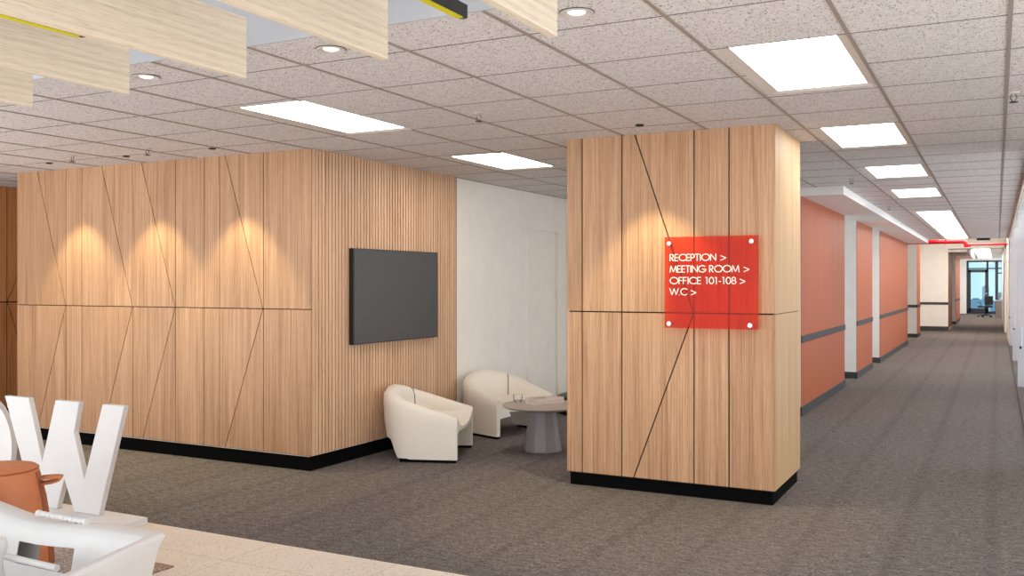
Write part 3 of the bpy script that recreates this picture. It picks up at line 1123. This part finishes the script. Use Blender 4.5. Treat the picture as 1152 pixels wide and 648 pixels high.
# ------------------------------------------------------------------ big letters
t = thing('display_plinth', 'long low white base board carrying the giant letters', 'plinth', (-6.2, 4.21, 0))
MB().box(-2.2, 1.27, -0.12, 0.12, 0, 0.045).build('board', M['letters'], t, bevel=0.004)
Z0, Z1 = 0.0455, 0.782
LY0, LY1 = 4.205, 4.245
Wp = [(-6.215, Z1), (-5.955, Z1), (-5.812, 0.355), (-5.675, Z1), (-5.436, Z1), (-5.487, 0.575), (-5.385, 0.275), (-5.208, Z1), (-5.003, Z1),
      (-5.245, Z0), (-5.485, Z0), (-5.585, 0.255), (-5.66, Z0), (-5.905, Z0)]
cxw = -5.60
wm = MB().prism(Wp, lambda p: (p[0] - cxw, 0, p[1] - Z0), lambda p: (p[0] - cxw, LY1 - LY0, p[1] - Z0))
o = wm.build('letter_w', M['letters'], bevel=0.004)
o.location = (cxw, LY0, Z0)
tag(o, 'giant white letter W standing on the white base', 'letter', 'giant white letters')
om = MB()
N = 72
ow, oh, iw, ih = 0.395, 0.372, 0.19, 0.185
rows = []
for k in range(N):
    a = 2 * PI * k / N
    ca, sa = math.cos(a), math.sin(a)
    rows.append([(ow * ca, 0, oh + oh * sa), (ow * ca, LY1 - LY0, oh + oh * sa), (iw * ca, LY1 - LY0, oh + ih * sa), (iw * ca, 0, oh + ih * sa)])
om.grid(rows, closed_u=True, closed_v=True)
o = om.build('letter_o', M['letters'], smooth=True)
o.location = (-6.53, LY0, Z0)
tag(o, 'giant white letter O cut by the left edge, beside the W', 'letter', 'giant white letters')

# ------------------------------------------------------------------ leather pouf
PX, PY = -4.82, 3.21
t = thing('pouf', 'tan leather pouf with side strap in front of the giant letters', 'pouf', (PX, PY, 0.009))
MB().lathe([(0.0, 0.0), (0.27, 0.0), (0.288, 0.03), (0.282, 0.15), (0.245, 0.40), (0.212, 0.545), (0.206, 0.557), (0.0, 0.557)], 48, close=False).build('body', M['leather'], t, smooth=True)
MB().lathe([(0.0, 0.557), (0.205, 0.557), (0.207, 0.562), (0.200, 0.568), (0.0, 0.572)], 48, close=False).build('lid', M['leather'], t, smooth=True)
pp = []
for k in range(41):
    a = 2 * PI * k / 40
    pp.append((0.209 * math.cos(a), 0.209 * math.sin(a), 0.556))
MB().tube(pp, 0.004, 6).build('piping', M['leather_edge'], t, smooth=True)
# gusset and strap on the side facing the letters' right end
ga = math.radians(38)
R = Matrix.Rotation(ga, 4, 'Z')
g = MB()
rows = []
for z, r in ((0.0, 0.272), (0.03, 0.291), (0.15, 0.285), (0.40, 0.249), (0.54, 0.216)):
    rows.append([tuple(R @ Vector((r * math.cos(q), r * math.sin(q), z))) for q in (-0.17, -0.14, 0.14, 0.17)])
g.grid(rows)
gs = g.build('gusset', M['leather_edge'], t, smooth=True)
md = gs.modifiers.new('solid', 'SOLIDIFY')
md.thickness = 0.006
rows = []
for k in range(17):
    a = PI * k / 16
    ctr = Vector((0.228 + 0.11 * math.sin(a) ** 0.8, 0, 0.488 - 0.018 * math.cos(a) + 0.012 * math.sin(a)))
    rows.append([tuple(R @ (ctr + Vector((0, s * 0.028, s * 0.006)))) for s in (-1, 1)])
st = MB().grid(rows).build('strap', M['leather'], t, smooth=True)
md = st.modifiers.new('solid', 'SOLIDIFY')
md.thickness = 0.006

# ------------------------------------------------------------------ white moulded tub in the foreground
o = MB().box(-5.6, -4.055, 2.0, 3.74, 0.0, 0.008).build('rug', M['rug'])
tag(o, 'brown speckled rug under the white moulded tub', 'rug')

t = thing('moulded_tub', 'white moulded tub with a broad rim and a slot, in the near corner', 'tub', (-3.75, 2.4, 0.009))
ox, oy = -3.75, 2.4
RZ = 0.5
def L3(x, y, z):
    return (x - ox, y - oy, z)
# outline stations: outer foot, outer rim edge, rim top, inner rim edge, inner foot
def ring(dx, dy, z, rise=0.0):
    """rounded four-sided outline shrunk by dx, dy"""
    x0, x1, y0, y1 = -4.75 + dx, -3.155 - dx, 1.55 + dy, 2.885 - dy
    return x0, x1, y0, y1, z
def outline(x0, x1, y0, y1, z, r, n=6, dip=0.0):
    pts = []
    for cx_, cy_, a0 in ((x1 - r, y1 - r, 0), (x0 + r, y1 - r, 90), (x0 + r, y0 + r, 180), (x1 - r, y0 + r, 270)):
        for k in range(n + 1):
            a = math.radians(a0 + 90 * k / n)
            pts.append([cx_ + r * math.cos(a), cy_ + r * math.sin(a), z])
    return pts
def shell_ring(dx, dy, z, r):
    pts = outline(-4.75 + dx, -3.155 - dx, 1.55 + dy, 2.885 - dy, z, r)
    # add points along the long back edge so the rim can dip beside the handle
    out = []
    m = len(pts)
    for i in range(m):
        a, b = pts[i], pts[(i + 1) % m]
        out.append(a)
        seg = math.dist(a, b)
        if seg > 0.4:
            for q in range(1, 12):
                f = q / 12
                out.append([a[0] + (b[0] - a[0]) * f, a[1] + (b[1] - a[1]) * f, z])
    return out
def dipz(p):
    # rim rises a little towards the left end of the back edge
    k_ = sstep(-3.75, -4.5, p[0])
    back = sstep(2.2, 2.8, p[1])
    return 0.03 * k_ * k_ * back - 0.028 * back * math.exp(-((p[0] + 3.9) / 0.3) ** 2)
st_rings = [(0.12, 0.12, 0.0, 0.06), (0.10, 0.10, 0.02, 0.06), (0.02, 0.02, 0.44, 0.045), (0.0, 0.0, 0.485, 0.04), (0.006, 0.006, 0.498, 0.04),
            (0.016, 0.02, 0.503, 0.04), (0.045, 0.10, 0.503, 0.03), (0.055, 0.115, 0.495, 0.03), (0.06, 0.13, 0.47, 0.03), (0.065, 0.145, 0.42, 0.03)]
rings = [shell_ring(*s) for s in st_rings]
low = [(0.075, 0.165, 0.30, 0.03), (0.10, 0.20, 0.16, 0.04)]
inner = [shell_ring(*s) for s in low]
for rg in rings + inner:
    for p in rg:
        if p[2] > 0.3:
            p[2] += dipz(p)
        # the right side splays outwards towards the front
        p[0] += 0.28 * (2.885 - p[1]) * sstep(-4.2, -3.3, p[0])
allr = rings + inner
mb = MB()
HXL, HXR = -3.99, -3.57           # slot in the back wall
nv = len(allr[0])
vs = [L3(*p) for r in allr for p in r]
fs = []
hole_in = []
for i in range(len(allr) - 1):
    for j in range(nv):
        j2 = (j + 1) % nv
        a, b = allr[i][j], allr[i][j2]
        isback = a[1] > 2.5 and b[1] > 2.5
        mx = (a[0] + b[0]) / 2
        if isback and HXL < mx < HXR and i in (1, 9):
            if i == 9:
                hole_in.append((j, j2))
            else:
                hole_in.append((j, j2))
            continue
        fs.append((i * nv + j, i * nv + j2, (i + 1) * nv + j2, (i + 1) * nv + j))
fs.append(tuple((len(allr) - 1) * nv + j for j in range(nv)))
mb.add(vs, fs)
mb.build('shell', M['tub'], t, smooth=True, angle=50)
# rod across the slot, knob post and twisted handle on the rim
MB().tube([L3(-3.76, 2.55, 0.399), L3(-3.43, 2.55, 0.395)], 0.014, 14).build('rod', M['tub'], t, smooth=True)
MB().lathe([(0.0, 0.20), (0.035, 0.20), (0.03, 0.26), (0.018, 0.32), (0.018, 0.36), (0.032, 0.385), (0.036, 0.41), (0.028, 0.44), (0.0, 0.45)], 20, Matrix.Translation(L3(-3.735, 2.50, 0.05)), close=False).build('post', M['tub'], t, smooth=True)
rows = []
P0, P1 = Vector(L3(-3.94, 2.83, 0.502)), Vector(L3(-3.605, 2.83, 0.500))
n_ = 90
for k in range(n_ + 1):
    f = k / n_
    c_ = P0.lerp(P1, f)
    end = 1.25 if (f < 0.05 or f > 0.95) else 1.0
    rr = []
    for q in range(12):
        a = 2 * PI * q / 12
        r_ = 0.0125 * end * (1 + (0.16 * math.cos(2 * a + f * 70) if end == 1.0 else 0))
        rr.append((c_.x, c_.y + r_ * math.cos(a), c_.z + r_ * math.sin(a)))
    rows.append(rr)
hm = MB().grid(rows, closed_v=True)
hm.f.append(list(range(12)))
hm.f.append([n_ * 12 + q for q in range(12)])
hm.build('twisted_handle', M['tub'], t, smooth=True)

# ------------------------------------------------------------------ services at the crossing
t = thing('sprinkler_pipe', 'red fire sprinkler pipe crossing the far corridor below the ceiling', 'pipe', (-0.75, 30.0, 2.78))
MB().tube([(-2.4, 0, 0), (-0.15, 0, 0)] + [(-0.15 + 0.10 * math.sin(a), 0, -0.10 + 0.10 * math.cos(a)) for a in (0.5, 1.0, 1.57)] + [(-0.05, 0, -0.17)], 0.062, 14).build('main_pipe', M['red'], t, smooth=True)
MB().tube([(0.0, 0, -0.10), (1.1, 0, -0.10)], 0.028, 12).build('branch_pipe', M['red'], t, smooth=True)
MB().lathe([(0.06, -0.16), (0.085, -0.14), (0.085, -0.08), (0.06, -0.06)], 16, Matrix.Translation((0.0, 0, 0.0))).build('elbow', M['red'], t, smooth=True)
MB().box(-0.60, -0.57, -0.07, 0.07, -0.075, 0.52).build('clamp', M['red'], t)
o = MB().box(-0.15, 0.15, -0.08, 0.08, -0.05, 0).build('door_closer_box', M['blackplastic'], bevel=0.01)
o.name = 'emergency_light'
o.location = (-0.31, YT - 0.2, H)
tag(o, 'small black box fixed under the far end of the tiled ceiling', 'ceiling fitting')

# ------------------------------------------------------------------ far office: desk, chair, monitor
t = thing('desk', 'grey fronted desk with a white top before the far window', 'desk', (0.1, 48.5, 0))
MB().box(-0.2, 0.5, -0.4, 0.4, 0.76, 0.80).build('top', M['letters'], t, bevel=0.005)
MB().box(-0.17, 0.48, -0.36, -0.33, 0, 0.76).build('front_panel', M['desk_side'], t)
for yy in (0.33,):
    MB().box(-0.17, -0.13, -0.33, yy, 0, 0.76).build('side_panel', M['desk_side'], t)
    MB().box(0.44, 0.48, -0.33, yy, 0, 0.76).build('side_panel', M['desk_side'], t)
t = thing('monitor', 'small dark monitor standing on the far desk', 'monitor', (0.08, 48.5, 0.80), math.radians(60))
MB().box(-0.16, 0.16, -0.015, 0.015, 0.08, 0.34).build('screen', M['frame_dark'], t, bevel=0.006)
MB().box(-0.02, 0.02, 0.0, 0.03, 0.0, 0.14).build('stand', M['frame_dark'], t)
MB().box(-0.10, 0.10, -0.06, 0.08, 0.0, 0.012).build('base', M['frame_dark'], t)
t = thing('office_chair', 'black swivel office chair beside the far desk', 'office chair', (-0.50, 48.4, 0), math.radians(-40))
MB().box(-0.24, 0.24, -0.23, 0.23, 0.45, 0.52).build('seat', M['blackplastic'], t, bevel=0.03)
MB().box(-0.22, 0.22, 0.20, 0.26, 0.58, 0.98).build('backrest', M['blackplastic'], t, bevel=0.025)
MB().tube([(0, 0.05, 0.46), (0, 0.27, 0.50), (0, 0.28, 0.70)], 0.02, 8).build('back_bracket', M['blackplastic'], t)
MB().tube([(0, 0, 0.10), (0, 0, 0.46)], 0.025, 10).build('gas_lift', M['blackplastic'], t)
for s in (-1, 1):
    MB().tube([(s * 0.22, 0.05, 0.48), (s * 0.28, 0.05, 0.52), (s * 0.28, 0.05, 0.68), (s * 0.28, -0.14, 0.70)], 0.016, 8).build('armrest', M['blackplastic'], t)
for k in range(5):
    a = 2 * PI * k / 5
    MB().tube([(0, 0, 0.11), (0.30 * math.cos(a), 0.30 * math.sin(a), 0.07)], [0.025, 0.016], 8).build('base_leg', M['blackplastic'], t)
    MB().lathe([(0.0, -0.02), (0.03, -0.02), (0.03, 0.02), (0.0, 0.02)], 12, Matrix.Translation((0.30 * math.cos(a), 0.30 * math.sin(a), 0.031)) @ Matrix.Rotation(a, 4, 'Z') @ Matrix.Rotation(PI / 2, 4, 'Y'), close=False).build('castor', M['blackplastic'], t)

# ------------------------------------------------------------------ city beyond the end window
for x0, x1, zt, y_, t_ in ((-15.5, -8.5, -2.5, 1200, 'pale hazy tower block seen through the far glass door'),
                           (-30, -15.5, -18, 1250, 'lower pale hazy block left of the tower outside'),
                           (-8.5, 24, -20, 1300, 'low pale hazy roofline right of the tower outside')):
    t = thing('distant_building', t_, 'building', ((x0 + x1) / 2, y_, -120), 0)
    hw = (x1 - x0) / 2
    MB().box(-hw, hw, -8, 8, 0, zt + 120).build('walls', M['haze_building'], t)
    MB().box(-hw * 0.5, hw * 0.5, -4, 4, zt + 120, zt + 121.5).build('roof_housing', M['haze_building'], t)
